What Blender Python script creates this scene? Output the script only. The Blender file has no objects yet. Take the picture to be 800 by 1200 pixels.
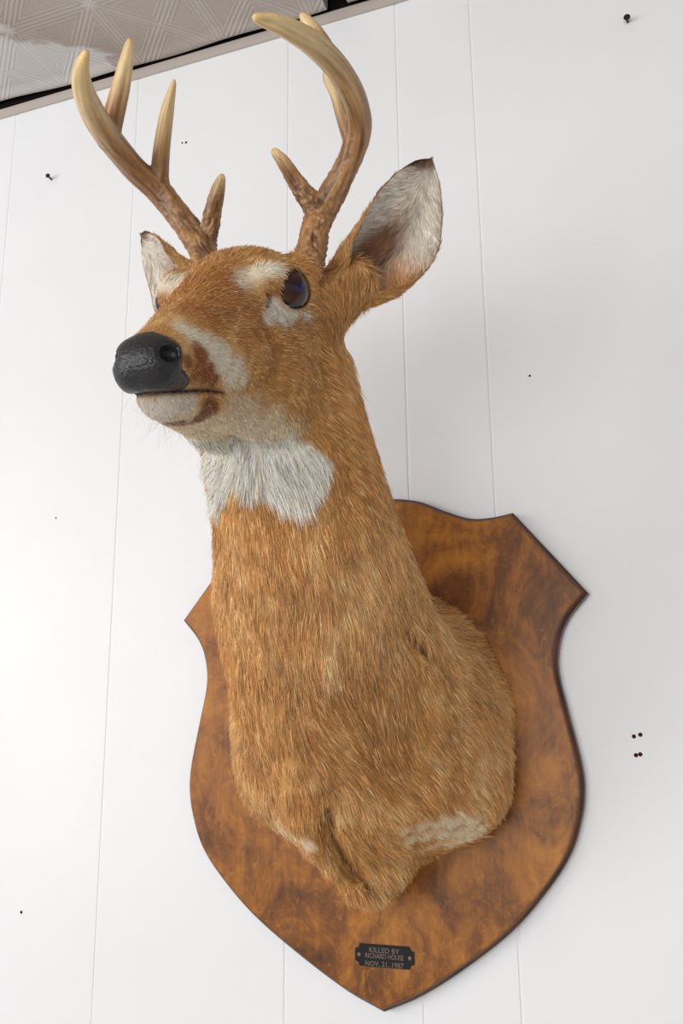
import bpy, bmesh, math, random, time
import numpy as np
from mathutils import Vector, Matrix, noise as mnoise
from mathutils.bvhtree import BVHTree
from mathutils.kdtree import KDTree
FUR = True
RES = 0.0021
T0 = time.time()
def log(*a): print('[%.1fs]' % (time.time()-T0), *a)
rng = np.random.default_rng(7)
scene = bpy.context.scene
COL = scene.collection

# ------------------------------------------------------------------ camera
F = 1110.0; D = 1.06
def nrm(v):
    v = np.array(v, float); return v/np.linalg.norm(v)
ez = nrm((-46, 4313, -F)); ex = -nrm((-3002, -318, -F))
ex = nrm(ex-ez*ex.dot(ez)); ey = np.cross(ez, ex)
RC = np.stack([ex, ey, ez], 1)            # world -> camera
CP = np.array([0, -D, 0.])
cam = bpy.data.cameras.new('camera'); co = bpy.data.objects.new('camera', cam); COL.objects.link(co)
cam.sensor_fit = 'VERTICAL'; cam.sensor_height = 24; cam.sensor_width = 16; cam.lens = 24*F/1200; cam.clip_start = .01
co.matrix_world = Matrix([list(RC[0])+[0], list(RC[1])+[0], list(RC[2])+[0], [0, 0, 0, 1]]).transposed()
co.matrix_world = Matrix.Translation(Vector(CP)) @ Matrix([[RC[j][i] for j in range(3)]+[0] for i in range(3)]+[[0, 0, 0, 1]])
scene.camera = co
def at(u, v, Y=0.):
    d = np.array([u-400, -(v-600), -F])@RC
    return CP+d*((Y-CP[1])/d[1])
def proj(P):
    q = (np.asarray(P, float)-CP)@RC.T
    return np.stack([400+F*q[..., 0]/-q[..., 2], 600-F*q[..., 1]/-q[..., 2]], -1)
# head frame: x forward to the nose tip (0), y deer's left, z up
HT = np.array([-0.32131184, -0.59044027, 0.24114247])
RH = np.array([[0.0775643, 0.9948230, 0.0656581], [-0.9344764, 0.0954957, -0.3429789], [-0.3474734, -0.0347530, 0.9370457]])
def h2w(p): return np.asarray(p, float)@RH.T+HT
def w2h(p): return (np.asarray(p, float)-HT)@RH
def hnear(u, v, p):
    """point in world on the sight line through a picture point, closest to head-frame point p"""
    o = CP; d = nrm(at(u, v, 0.)-CP); w = h2w(p)
    return o+d*((w-o)@d)

# ------------------------------------------------------------------ helpers
def link(o, parent=None):
    COL.objects.link(o)
    if parent is not None: o.parent = parent
    return o
def tag(o, label=None, cat=None, group=None, kind=None):
    if label: o['label'] = label
    if cat: o['category'] = cat
    if group: o['group'] = group
    if kind: o['kind'] = kind
    return o
def mesh_obj(name, V, Fc, mat, parent=None, smooth=True):
    me = bpy.data.meshes.new(name); me.from_pydata([tuple(map(float, v)) for v in V], [], [tuple(map(int, f)) for f in Fc])
    me.update()
    if smooth: me.polygons.foreach_set('use_smooth', [True]*len(me.polygons))
    if mat: me.materials.append(mat)
    return link(bpy.data.objects.new(name, me), parent)
def bm_obj(name, bm, mat, parent=None, smooth=False):
    bmesh.ops.recalc_face_normals(bm, faces=bm.faces)
    me = bpy.data.meshes.new(name); bm.to_mesh(me); bm.free()
    if smooth: me.polygons.foreach_set('use_smooth', [True]*len(me.polygons))
    if mat: me.materials.append(mat)
    return link(bpy.data.objects.new(name, me), parent)
def set_col(me, name, C):
    a = me.color_attributes.new(name, 'FLOAT_COLOR', 'POINT')
    C = np.concatenate([np.clip(C, 0, 1), np.ones((len(C), 1))], 1).astype(np.float32)
    a.data.foreach_set('color', C.ravel())
def srgb(r, g, b):
    c = np.array([r, g, b])/255.
    return np.where(c <= .04045, c/12.92, ((c+.055)/1.055)**2.4)
def _h(i, j, k, s):
    n = (i*374761393+j*668265263+k*2147483647+s*974634777) & 0xffffffff
    n = ((n ^ (n >> 13))*1274126177) & 0xffffffff
    return ((n ^ (n >> 16)) & 0xffff)/65535.
def noise(P, sc, s=0):
    """smooth value noise -1..1"""
    P = np.asarray(P, float)*sc
    I = np.floor(P).astype(np.int64); f = P-I; f = f*f*(3-2*f)
    r = 0
    for a in (0, 1):
        for b in (0, 1):
            for c in (0, 1):
                w = (f[..., 0] if a else 1-f[..., 0])*(f[..., 1] if b else 1-f[..., 1])*(f[..., 2] if c else 1-f[..., 2])
                r = r+w*_h(I[..., 0]+a, I[..., 1]+b, I[..., 2]+c, s)
    return r*2-1
def fbm(P, sc, s=0, o=3):
    r = 0; a = 1; t = 0
    for i in range(o):
        r = r+a*noise(P, sc*2**i, s+i*17); t += a; a *= .5
    return r/t
def sstep(a, b, x):
    t = np.clip((x-a)/(b-a), 0, 1); return t*t*(3-2*t)

# ------------------------------------------------------------------ materials
def mat(name):
    m = bpy.data.materials.new(name); m.use_nodes = True
    nt = m.node_tree; b = nt.nodes['Principled BSDF']
    return m, nt, b
def simple(name, col, rough=.6, spec=.5, metal=0., bump=None):
    m, nt, b = mat(name)
    b.inputs['Base Color'].default_value = (*col, 1); b.inputs['Roughness'].default_value = rough
    b.inputs['Specular IOR Level'].default_value = spec; b.inputs['Metallic'].default_value = metal
    if bump:
        sc, st = bump
        tc = nt.nodes.new('ShaderNodeTexCoord'); n = nt.nodes.new('ShaderNodeTexNoise'); n.inputs['Scale'].default_value = sc
        bp = nt.nodes.new('ShaderNodeBump'); bp.inputs['Strength'].default_value = st; bp.inputs['Distance'].default_value = .001
        nt.links.new(tc.outputs['Object'], n.inputs['Vector']); nt.links.new(n.outputs['Fac'], bp.inputs['Height']); nt.links.new(bp.outputs['Normal'], b.inputs['Normal'])
    return m
class G:
    """tiny node-graph helper"""
    def __init__(s, nt): s.nt = nt
    def n(s, t, **kw):
        x = s.nt.nodes.new(t)
        for k, v in kw.items(): setattr(x, k, v)
        return x
    def val(s, sock, v):
        if hasattr(v, 'links') or hasattr(v, 'is_linked'): s.nt.links.new(v, sock)
        else: sock.default_value = v
    def m(s, op, a, b=0., c=None, clamp=False):
        x = s.n('ShaderNodeMath', operation=op, use_clamp=clamp)
        s.val(x.inputs[0], a); s.val(x.inputs[1], b)
        if c is not None: s.val(x.inputs[2], c)
        return x.outputs[0]
    def noise(s, vec, scale, detail=3., rough=.5, dist=0.):
        x = s.n('ShaderNodeTexNoise'); s.val(x.inputs['Vector'], vec); x.inputs['Scale'].default_value = scale
        x.inputs['Detail'].default_value = detail; x.inputs['Roughness'].default_value = rough; x.inputs['Distortion'].default_value = dist
        return x.outputs['Fac']
    def ramp(s, fac, stops):
        x = s.n('ShaderNodeValToRGB'); s.val(x.inputs[0], fac)
        e = x.color_ramp.elements
        while len(e) < len(stops): e.new(.5)
        for i, (p, c) in enumerate(stops):
            e[i].position = p; e[i].color = (*c, 1) if len(c) == 3 else c
        return x.outputs['Color']
    def mix(s, f, a, b, mode='MIX'):
        x = s.n('ShaderNodeMix', data_type='RGBA', blend_type=mode)
        s.val(x.inputs[0], f)
        for k, v in ((6, a), (7, b)):
            if isinstance(v, (tuple, list, np.ndarray)): x.inputs[k].default_value = (*v, 1)
            else: s.nt.links.new(v, x.inputs[k])
        return x.outputs[2]
    def mapv(s, vec, scale=(1, 1, 1), loc=(0, 0, 0), rot=(0, 0, 0)):
        x = s.n('ShaderNodeMapping'); s.val(x.inputs[0], vec)
        x.inputs['Scale'].default_value = scale; x.inputs['Location'].default_value = loc; x.inputs['Rotation'].default_value = rot
        return x.outputs[0]
    def coord(s, k='Object'): return s.n('ShaderNodeTexCoord').outputs[k]
    def bump(s, h, st, dist, bsdf):
        x = s.n('ShaderNodeBump'); s.val(x.inputs['Height'], h); x.inputs['Strength'].default_value = st; x.inputs['Distance'].default_value = dist
        s.nt.links.new(x.outputs[0], bsdf.inputs['Normal']); return x

# painted wall panel
mWall, nt, b = mat('white_painted_panel'); g = G(nt); v = g.coord()
n1 = g.noise(v, 3., 4); n2 = g.noise(v, 260., 2)
sp = g.noise(v, 55., 2, .6)
base = g.ramp(n1, [(.3, tuple(srgb(232, 233, 235))), (.7, tuple(srgb(238, 239, 241)))])
speck = g.m('GREATER_THAN', sp, .79)
nt.links.new(g.mix(g.m('MULTIPLY', speck, .25), base, tuple(srgb(190, 185, 178))), b.inputs['Base Color'])
b.inputs['Roughness'].default_value = .42; b.inputs['Specular IOR Level'].default_value = .35
g.bump(g.m('ADD', g.m('MULTIPLY', n2, .3), g.noise(v, 30., 3)), .25, .0012, b)

mTrim = simple('beige_trim_paint', srgb(186, 176, 168), .5, .3, bump=(90, .3))
mDark = simple('cavity_shade', srgb(24, 17, 17), .9, .1)  # near-black colour that stands for shade inside the ceiling gap

# embossed ceiling tile
mCeil, nt, b = mat('embossed_ceiling_tile'); g = G(nt); v = g.coord()
S = .142
sx = g.n('ShaderNodeSeparateXYZ'); nt.links.new(v, sx.inputs[0])
u_ = g.m('DIVIDE', g.m('ADD', sx.outputs[0], .7245), S); v_ = g.m('DIVIDE', g.m('ADD', sx.outputs[1], .138), S)
def fold(x):   # distance to the nearest integer
    return g.m('ABSOLUTE', g.m('SUBTRACT', x, g.m('ROUND', x)))
dd = []
for e, k in ((fold(u_), 1), (fold(v_), 1), (fold(g.m('ADD', u_, v_)), .7071), (fold(g.m('SUBTRACT', u_, v_)), .7071)):
    dd.append(g.m('MULTIPLY', e, k))
dmin = g.m('MINIMUM', g.m('MINIMUM', dd[0], dd[1]), g.m('MINIMUM', dd[2], dd[3]))
def rings(d, c, w):  # narrow raised line at distance c
    return g.m('SUBTRACT', 1., g.m('DIVIDE', g.m('ABSOLUTE', g.m('SUBTRACT', d, c)), w), clamp=True)
h = g.m('ADD', rings(dmin, .045, .016), g.m('MULTIPLY', rings(dmin, 0., .022), .8))
h = g.m('ADD', h, g.m('MULTIPLY', rings(dmin, .09, .013), .8))
fine = g.m('MULTIPLY', g.m('SINE', g.m('MULTIPLY', dmin, 330.)), g.m('GREATER_THAN', dmin, .1))
h = g.m('ADD', h, g.m('MULTIPLY', fine, .16))
node = g.m('ADD', g.m('POWER', fold(u_), 2.), g.m('POWER', fold(v_), 2.))
h = g.m('ADD', h, g.m('SUBTRACT', 1., g.m('DIVIDE', node, .009), clamp=True))
g.bump(h, .6, .0016, b)
st = g.noise(g.mapv(v, (1, 1.6, 1)), 5., 4, .6, .4)
side = g.m('ADD', g.m('MULTIPLY', g.m('ADD', sx.outputs[0], .80), 3.2), g.m('MULTIPLY', g.m('ADD', sx.outputs[1], .05), -2.6))
stain = g.ramp(g.m('ADD', g.m('ADD', side, st), 0.), [(.48, tuple(srgb(196, 191, 189))), (.53, tuple(srgb(156, 141, 129))), (.9, tuple(srgb(172, 161, 152)))])
nt.links.new(g.mix(g.m('MULTIPLY', h, .30), stain, tuple(srgb(214, 210, 207))), b.inputs['Base Color'])
b.inputs['Roughness'].default_value = .45

# stained birch shield
mWood, nt, b = mat('stained_birch'); g = G(nt); v = g.coord()
cl = g.noise(g.mapv(v, (1, 1, .8)), 10., 6, .68, 1.2)
gr = g.noise(g.mapv(v, (70, 8, 9), rot=(0, .15, 0)), 1., 4, .6, 1.5)
fl = g.noise(g.mapv(v, (26, 20, 20)), 1., 4, .6, 3.0)
f1 = g.m('ADD', g.m('MULTIPLY', cl, .75), g.m('ADD', g.m('MULTIPLY', gr, .16), g.m('MULTIPLY', fl, .22)))
wc = g.ramp(f1, [(.38, tuple(srgb(76, 42, 12))), (.50, tuple(srgb(120, 70, 20))), (.57, tuple(srgb(150, 92, 28))), (.66, tuple(srgb(176, 112, 34))), (.80, tuple(srgb(196, 130, 44)))])
fk = g.ramp(g.noise(g.mapv(v, (55, 30, 34)), 1., 3, .7, 2.5), [(.60, (0, 0, 0)), (.68, (1, 1, 1))])
wc = g.mix(g.m('MULTIPLY', fk, .30), wc, tuple(srgb(206, 140, 50)))
nt.links.new(wc, b.inputs['Base Color'])
b.inputs['Roughness'].default_value = .40; b.inputs['Specular IOR Level'].default_value = .32
g.bump(gr, .12, .0006, b)
mEdge, nt, b = mat('dark_stained_edge'); g = G(nt); v = g.coord()
nt.links.new(g.ramp(g.noise(v, 30., 4), [(.3, tuple(srgb(48, 24, 12))), (.7, tuple(srgb(98, 52, 22)))]), b.inputs['Base Color'])
b.inputs['Roughness'].default_value = .3

def attr_mat(name, attr, rough, spec=.3, bump=None, coat=0.):
    m, nt, b = mat(name); g = G(nt)
    a = g.n('ShaderNodeAttribute', attribute_name=attr)
    nt.links.new(a.outputs['Color'], b.inputs['Base Color'])
    b.inputs['Roughness'].default_value = rough; b.inputs['Specular IOR Level'].default_value = spec
    b.inputs['Coat Weight'].default_value = coat
    if bump: g.bump(g.noise(g.coord(), bump[0], 4, .6), bump[1], bump[2], b)
    return m
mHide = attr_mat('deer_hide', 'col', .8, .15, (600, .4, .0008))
mFur = attr_mat('deer_hair', 'col', .45, .35)
mAntler = attr_mat('antler_bone', 'col', .34, .5, (900, .35, .0005))
mNose = simple('black_leather_nose', srgb(36, 35, 38), .36, .5, bump=(420, .9))
mHole = simple('wall_hole_dark', srgb(70, 30, 28), .9, .1)
mNail = simple('dark_nail_iron', srgb(38, 30, 28), .45, .5, .4)
mPlate = simple('black_enamelled_plate', srgb(10, 10, 15), .5, .25)
mBrass = simple('dull_brass', srgb(128, 98, 74), .5, .5, .5)
mText = simple('engraved_letters', srgb(114, 97, 86), .6, .3)

# ------------------------------------------------------------------ setting
Zc = 1.058
# back wall: panel with shallow vertical V grooves, as one sheet with thickness
xs = [-4.5]
for gx in (-4.3, -4.05, -3.9, -3.6, -3.4, -3.1, -2.9, -2.6, -2.4, -2.2, -1.95, -1.75, -1.5, -1.35, -1.17, -.964, -.7315, -.4785, -.3165, -.2125, .06, .24, .45, .62, .9, 1.15, 1.4, 1.65, 2.0, 2.3, 2.5, 2.8, 3.1, 3.3, 3.6, 3.9, 4.2):
    xs += [(gx-.0020, 0), (gx-.0008, .0009), (gx+.0008, .0009), (gx+.0020, 0)]
prof = [(-4.5, 0)]+[q for q in xs[1:]]+[(4.5, 0)]
V = []; Fc = []
for z in (-1.45, 1.2):
    for (x, y) in prof: V.append((x, y, z))
n = len(prof)
for i in range(n-1): Fc.append((i, i+1, n+i+1, n+i))
b0 = len(V); V += [(-4.5, .06, -1.45), (4.5, .06, -1.45), (4.5, .06, 1.2), (-4.5, .06, 1.2)]
Fc += [(b0+3, b0+2, b0+1, b0), (0, n, b0+3, b0), (n-1, b0+1, b0+2, 2*n-1)]
wall = mesh_obj('wall_back', V, Fc, mWall, smooth=False); tag(wall, kind='structure', label='white painted wall panelling with narrow vertical grooves')

def box(bm, x0, x1, y0, y1, z0, z1, bev=0.):
    m = Matrix.Translation(((x0+x1)/2, (y0+y1)/2, (z0+z1)/2)) @ Matrix.Diagonal((x1-x0, y1-y0, z1-z0, 1))
    r = bmesh.ops.create_cube(bm, size=1, matrix=m)
    if bev:
        es = list({e for v in r['verts'] for e in v.link_edges})
        bmesh.ops.bevel(bm, geom=es, offset=bev, segments=2, affect='EDGES')
bm = bmesh.new(); box(bm, -4.5, 4.5, -.0032, 0, 1.0120, 1.0310, .0004)
for v_ in bm.verts: v_.co.z -= .0062*(v_.co.x+.30)-(.0018 if v_.co.z < 1.02 else 0)
tag(bm_obj('trim_1', bm, mTrim), kind='structure', label='narrow beige trim strip along the top of the wall')
bm = bmesh.new(); box(bm, -4.5, 4.5, -.002, 0, 1.028, 1.075)  # solid dark strip fills the gap above the trim in place of its shade
tag(bm_obj('gap_shade_strip', bm, mDark), kind='structure', label='dark strip painted as shade in the gap between trim strip and ceiling')
# ceiling sheet: rolled edge towards the wall, rises a little to the left, cut out over x -.40..-.355
V = []; Fc = []
X = np.concatenate([np.linspace(-4.5, -1.1, 20)[:-1], np.linspace(-1.1, -.414, 50), np.linspace(-.382, 4.5, 40)]); cut = 68
rows = [(-3.2, 0), (-.2, 0), (-.034, 0), (-.028, -.0008), (-.023, -.0026), (-.018, -.0036), (-.013, -.0042), (-.0105, -.0030), (-.0095, .000), (-.0092, .02)]
for x in X:
    lift = float(np.interp(x, [-1.3, -1.0, -.86, -.73, -.6, -.4, 0], [.016, .0125, .0055, .0012, .0004, -.0016, -.003]))
    for (y, dz) in rows:
        V.append((x, y-(.0015*math.sin(x*31) if y > -.1 else 0), 1.0340+dz+lift*max(0, min(1, (y+.2)/.17))))
m_ = len(rows)
for i in range(len(X)-1):
    for j in range(m_-1):
        if i == cut and j > 0: continue
        Fc.append((i*m_+j, (i+1)*m_+j, (i+1)*m_+j+1, i*m_+j+1))
ceil = mesh_obj('ceiling', V, Fc, mCeil); tag(ceil, kind='structure', label='embossed pressed ceiling tiles')
bm = bmesh.new(); box(bm, -4.5, 4.5, -3.2, 0.06, 1.10, 1.16)
tag(bm_obj('trim_3', bm, mDark), kind='structure', label='dark backing above the ceiling tiles')
mFloor = simple('pale_vinyl_floor', srgb(205, 200, 192), .5, .3, bump=(40, .2))
bm = bmesh.new(); box(bm, -4.5, 4.5, -3.2, .06, -1.5, -1.45)
tag(bm_obj('floor', bm, mFloor), kind='structure', label='pale floor')

# nails and holes in the wall
def lathe(bm, prof, M, seg=20):
    rings_ = []
    for (r, z) in prof:
        rings_.append([bm.verts.new(M @ Vector((r*math.cos(2*math.pi*k/seg), r*math.sin(2*math.pi*k/seg), z))) for k in range(seg)])
    for a, b_ in zip(rings_, rings_[1:]):
        for k in range(seg): bm.faces.new((a[k], a[(k+1) % seg], b_[(k+1) % seg], b_[k]))
    bm.faces.new(rings_[0][::-1]); bm.faces.new(rings_[-1])
def nail(px, label, length=.016, r=.0042, tilt=(0, 0)):
    p = at(*px, 0.)
    bm = bmesh.new()
    M = Matrix.Translation(Vector(p)) @ Matrix.Rotation(math.pi/2+tilt[0], 4, 'X') @ Matrix.Rotation(tilt[1], 4, 'Y')
    lathe(bm, [(.0002, -.004), (.0014, -.002), (.0014, length-.003), (r*.8, length-.0025), (r, length-.0012), (r*.9, length), (r*.3, length+.0003)], M)
    return tag(bm_obj('nail', bm, mNail, smooth=False), label, 'nail')
nail((60.5, 210.5), 'dark bent nail sticking out of the white wall, left of the antlers', .012, .0036, (.0, .1))
nail((735, 26), 'dark round headed nail high on the white wall near the ceiling, right of the ear', .010, .0042)
nail((431.5, 141.5), 'tiny dark nail in the white wall touching the outline of the right-hand antler', .004, .0022)
def hole(px, label, r=.0024, group=None):
    p = at(*px, 0.)
    bm = bmesh.new(); M = Matrix.Translation(Vector(p)+Vector((0, 0, 0))) @ Matrix.Rotation(math.pi/2, 4, 'X')
    lathe(bm, [(r*1.1, -.0006), (r*1.05, .0002), (r*.9, .0004), (r*.7, .0001), (r*.2, .00008)], M, 14)
    o = tag(bm_obj('screw_hole', bm, mHole, smooth=True), label, 'hole', group)
    return o
gh = 'screw holes in the wall right of the shield'
hole((742.5, 863), 'upper left hole of the four small screw holes right of the shield', .0021, gh)
hole((750, 861), 'upper right hole of the four small screw holes right of the shield', .0021, gh)
hole((745, 885), 'lower left hole of the four small screw holes right of the shield', .0021, gh)
hole((750, 884), 'lower right hole of the four small screw holes right of the shield', .0021, gh)
hole((620.5, 440.5), 'single pinhole in the white wall below the large ear on the right', .0014)
hole((213.5, 167.5), 'left one of two pinholes between the left antler and its brow tine', .0014)
hole((218, 167), 'right one of two pinholes between the left antler and its brow tine', .0018)
hole((25, 1069), 'single dark pinhole low on the white wall at the left', .0018)
hole((65.5, 607), 'faint pinhole in the white wall left of the deer neck', .0012)

# ------------------------------------------------------------------ trophy root
AX = -.3665
root = link(bpy.data.objects.new('deer_trophy', None)); root.location = (AX, 0, 0)
tag(root, 'mounted antlered deer head and neck on a brown shield-shaped wooden board', 'hunting trophy')
root_inv = Matrix.Translation((-AX, 0, 0))
bpy.context.view_layer.update()
def under(o, p=root):
    o.parent = p
    if p is root: o.matrix_parent_inverse = root_inv
    return o

# shield outline
def cr(P, n=10):
    P = [np.array(p, float) for p in P]; out = []
    for i in range(len(P)-1):
        p0 = P[i-1] if i else 2*P[0]-P[1]; p1 = P[i]; p2 = P[i+1]; p3 = P[i+2] if i+2 < len(P) else 2*P[-1]-P[-2]
        for k in range(n):
            t = k/n; out.append(.5*((2*p1)+(-p0+p2)*t+(2*p0-5*p1+4*p2-p3)*t*t+(-p0+3*p1-3*p2+p3)*t**3))
    out.append(P[-1]); return out
segs = [[(0, .3000), (.026, .2988), (.062, .2915), (.095, .2758), (.124, .2645), (.150, .2635), (.173, .2665)],
        [(.173, .2665), (.251, .1685)],
        [(.251, .1685), (.2285, .1425), (.2175, .117), (.2145, .0860), (.2225, .042), (.2325, -.010), (.2335, -.040), (.2275, -.070), (.214, -.103), (.188, -.137), (.148, -.1765), (.0940, -.2150), (.042, -.246), (0.0, -.2640)]]
half = cr(segs[0], 8)[:-1]+cr(segs[1], 4)[:-1]+cr(segs[2], 8)
out = [(x, z) for x, z in half]+[(-x, z) for x, z in half[-2:0:-1]]
out = [(x+.009*sstep(-.10, -.264, z)*(1 if True else 0)+.003*sstep(0., .3, z), z) for x, z in out]
def is_corner(i):
    a = np.array(out[i-1]); p = np.array(out[i]); c = np.array(out[(i+1) % len(out)])
    u1 = nrm(p-a); u2 = nrm(c-p); return u1@u2 < .92
ci_ = [out[i] for i in range(len(out)) if is_corner(i)]
out = [p for p in out if p in ci_ or all(math.hypot(p[0]-q[0], p[1]-q[1]) > .0085 for q in ci_)]
def offset(poly, d):
    P = np.array(poly); n = len(P); R = []
    for i in range(n):
        a = P[i]-P[i-1]; b_ = P[(i+1) % n]-P[i]
        a = a/np.linalg.norm(a); b_ = b_/np.linalg.norm(b_)
        na = np.array([a[1], -a[0]]); nb = np.array([b_[1], -b_[0]]); m = na+nb; m = m/max(1e-6, (m@m))*2
        R.append(P[i]-m*d*(1))
    return R
rowsS = [(0, -.0005), (0, -.0115), (.0008, -.0128), (.0030, -.0150), (.0042, -.0172), (.0046, -.0186), (.0060, -.0190)]
V = []; Fc = []; sgn = 1
test = offset(out, .004); 
if abs(test[len(half)//2][0]) > abs(out[len(half)//2][0]) or max(p[0] for p in test) > max(p[0] for p in out): sgn = -1
for d, y in rowsS:
    for x, z in (out if d == 0 else offset(out, d*sgn)): V.append((x, y, z))
N = len(out)
for j in range(len(rowsS)-1):
    for i in range(N): Fc.append((j*N+i, j*N+(i+1) % N, (j+1)*N+(i+1) % N, (j+1)*N+i))
nside = len(Fc)
V.append((0, -.0190, .0)); V.append((0, -.0005, .0)); cf = len(V)-2
for i in range(N):
    a = (len(rowsS)-1)*N
    Fc.append((a+i, a+(i+1) % N, cf)); Fc.append(((i+1) % N, i, cf+1))
sh = mesh_obj('wooden_shield', V, Fc, mWood, smooth=False)
sh.data.materials.append(mEdge)
for i, p in enumerate(sh.data.polygons):
    if i < nside and i//N < 5: p.material_index = 1
bmx = bmesh.new(); bmx.from_mesh(sh.data); bmesh.ops.recalc_face_normals(bmx, faces=bmx.faces); bmesh.ops.triangulate(bmx, faces=[f for f in bmx.faces if len(f.verts) > 4], ngon_method='EAR_CLIP'); bmx.to_mesh(sh.data); bmx.free()
sh.parent = root
sh['label'] = 'brown stained shield-shaped board with dark moulded edge'

# name plate with notched corners
pc = np.array([-.3532, -.2078]); pw, ph, pr = .0332, .0112, .0050
bm = bmesh.new(); pts = []
for cx, cz, a0 in ((pw, ph, 270), (-pw, ph, 0), (-pw, -ph, 90), (pw, -ph, 180)):
    seq = [math.radians(a0-k*90/6) for k in range(7)]
    pts += [(cx+pr*math.cos(a), cz+pr*math.sin(a)) for a in seq]
ang = -.012
def pl(x, z, y): return (pc[0]+x*math.cos(ang)-z*math.sin(ang)-AX, y, pc[1]+x*math.sin(ang)+z*math.cos(ang))
vs = [bm.verts.new(pl(x, z, -.0188)) for x, z in pts]; f_ = bm.faces.new(vs)
r = bmesh.ops.extrude_face_region(bm, geom=[f_])
for v_ in r['geom']:
    if isinstance(v_, bmesh.types.BMVert): v_.co.y = -.0199
plate = bm_obj('name_plate', bm, mPlate, root); plate['label'] = 'small black engraved name plate'
for sx_ in (-1, 1):
    bm = bmesh.new()
    lathe(bm, [(.0023, -.0002), (.0023, .0004), (.0016, .0009), (.0004, .0011)], Matrix.Translation(Vector(pl(sx_*.0285, 0, -.0199))) @ Matrix.Rotation(math.pi/2, 4, 'X'), 16)
    sc_ = bm_obj('screw', bm, mBrass, plate, True)
V = []; Fc = []
for txt, zz, w in (('KILLED BY', .0055, .0340), ('RICHARD HOUSE', -.0003, .0430), ('NOV. 21, 1987', -.0062, .0430)):
    cu = bpy.data.curves.new('lettering', 'FONT'); cu.body = txt; cu.align_x = 'CENTER'; cu.align_y = 'CENTER'; cu.size = 1; cu.extrude = .01; cu.resolution_u = 3; cu.offset = .012
    to = bpy.data.objects.new('lettering', cu); COL.objects.link(to); bpy.context.view_layer.update()
    me = bpy.data.meshes.new_from_object(to.evaluated_get(bpy.context.evaluated_depsgraph_get()))
    P = np.array([v_.co for v_ in me.vertices]); wd = P[:, 0].max()-P[:, 0].min(); hh = P[:, 1].max()-P[:, 1].min()
    b0 = len(V)
    cy = (P[:, 1].max()+P[:, 1].min())/2 if ',' not in txt else .29
    for p in P:
        V.append(pl((p[0]-(P[:, 0].max()+P[:, 0].min())/2)*w/wd, zz+(p[1]-cy)*.0049/.70, -.0200-(p[2])*.02))
    for q in me.polygons: Fc.append([b0+i for i in q.vertices])
    COL.objects.unlink(to); bpy.data.objects.remove(to); bpy.data.curves.remove(cu); bpy.data.meshes.remove(me)
lt = mesh_obj('lettering', V, Fc, mText, plate, False)
log('setting done')

# ------------------------------------------------------------------ signed distance modelling
import openvdb
class Field:
    def __init__(s, lo, hi, res):
        s.lo = np.array(lo, float); s.res = res
        s.n = np.ceil((np.array(hi)-s.lo)/res).astype(int)+1
        s.A = np.full(s.n, .03, np.float32)
    def sub(s, lo, hi, pad):
        a = np.clip(np.floor((np.array(lo)-pad-s.lo)/s.res).astype(int), 0, s.n); b_ = np.clip(np.ceil((np.array(hi)+pad-s.lo)/s.res).astype(int)+1, 0, s.n)
        sl = tuple(slice(a[i], b_[i]) for i in range(3))
        ax = [(s.lo[i]+np.arange(a[i], b_[i])*s.res).astype(np.float32) for i in range(3)]
        P = np.stack(np.meshgrid(*ax, indexing='ij'), -1)
        return sl, P
    def op(s, fn, lo, hi, k, mode='u', pad=None):
        sl, P = s.sub(lo, hi, (k+.006) if pad is None else pad)
        if P.size == 0: return
        d = fn(P).astype(np.float32); A = s.A[sl]
        if mode == 'u':
            h = np.clip(.5+.5*(A-d)/k, 0, 1); s.A[sl] = A*(1-h)+d*h-k*h*(1-h)
        elif mode == 's':
            h = np.clip(.5-.5*(A+d)/k, 0, 1); s.A[sl] = A*(1-h)+(-d)*h+k*h*(1-h)
        elif mode == 'add': s.A[sl] = A+d
    def mesh(s):
        gv = openvdb.FloatGrid(); gv.background = .03; gv.copyFromArray(s.A)
        p, q = gv.convertToQuads(0.)
        return p*s.res+s.lo, q
def rcone(P, a, b, ra, rb):
    a = np.array(a, np.float32); b = np.array(b, np.float32); ab = b-a
    t = np.clip(((P-a)@ab)/(ab@ab), 0, 1)
    return np.linalg.norm(P-a-t[..., None]*ab, axis=-1)-(ra+(rb-ra)*t)
def ell(P, c, r, M=None):
    q = P-np.array(c, np.float32)
    if M is not None: q = q@np.array(M, np.float32)
    r = np.array(r, np.float32)
    k0 = np.linalg.norm(q/r, axis=-1); k1 = np.linalg.norm(q/(r*r), axis=-1)+1e-9
    return k0*(k0-1)/k1

B = Field((-.60, -.625, -.215), (-.14, -.008, .465), RES)
def W(fn, c, r, k, mode='u'):   # world-space primitive
    B.op(fn, np.array(c)-r, np.array(c)+r, k, mode)
def Hs(fn, cs, r, k, mode='u'):   # head-space primitive, mirrored in y
    for s_ in (1, -1):
        cc = np.array([np.array(c)*[1, s_, 1] for c in cs]); w = h2w(cc)
        B.op((lambda P: fn(sidef(w2h(P), s_))), w.min(0)-r, w.max(0)+r, k, mode)
def sidef(q, s_):
    q = q.copy(); q[..., 1] *= s_; return q
def H_ell(c, r, k, mode='u', M=None): Hs(lambda q: ell(q, c, r, M), [c], max(r), k, mode)
def H_rc(a, b, ra, rb, k, mode='u'): Hs(lambda q: rcone(q, a, b, ra, rb), [a, b], max(ra, rb), k, mode)
def H1(fn, cs, r, k, mode='u'):
    w = h2w(np.array(cs)); B.op(lambda P: fn(w2h(P)), w.min(0)-r, w.max(0)+r, k, mode)

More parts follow.
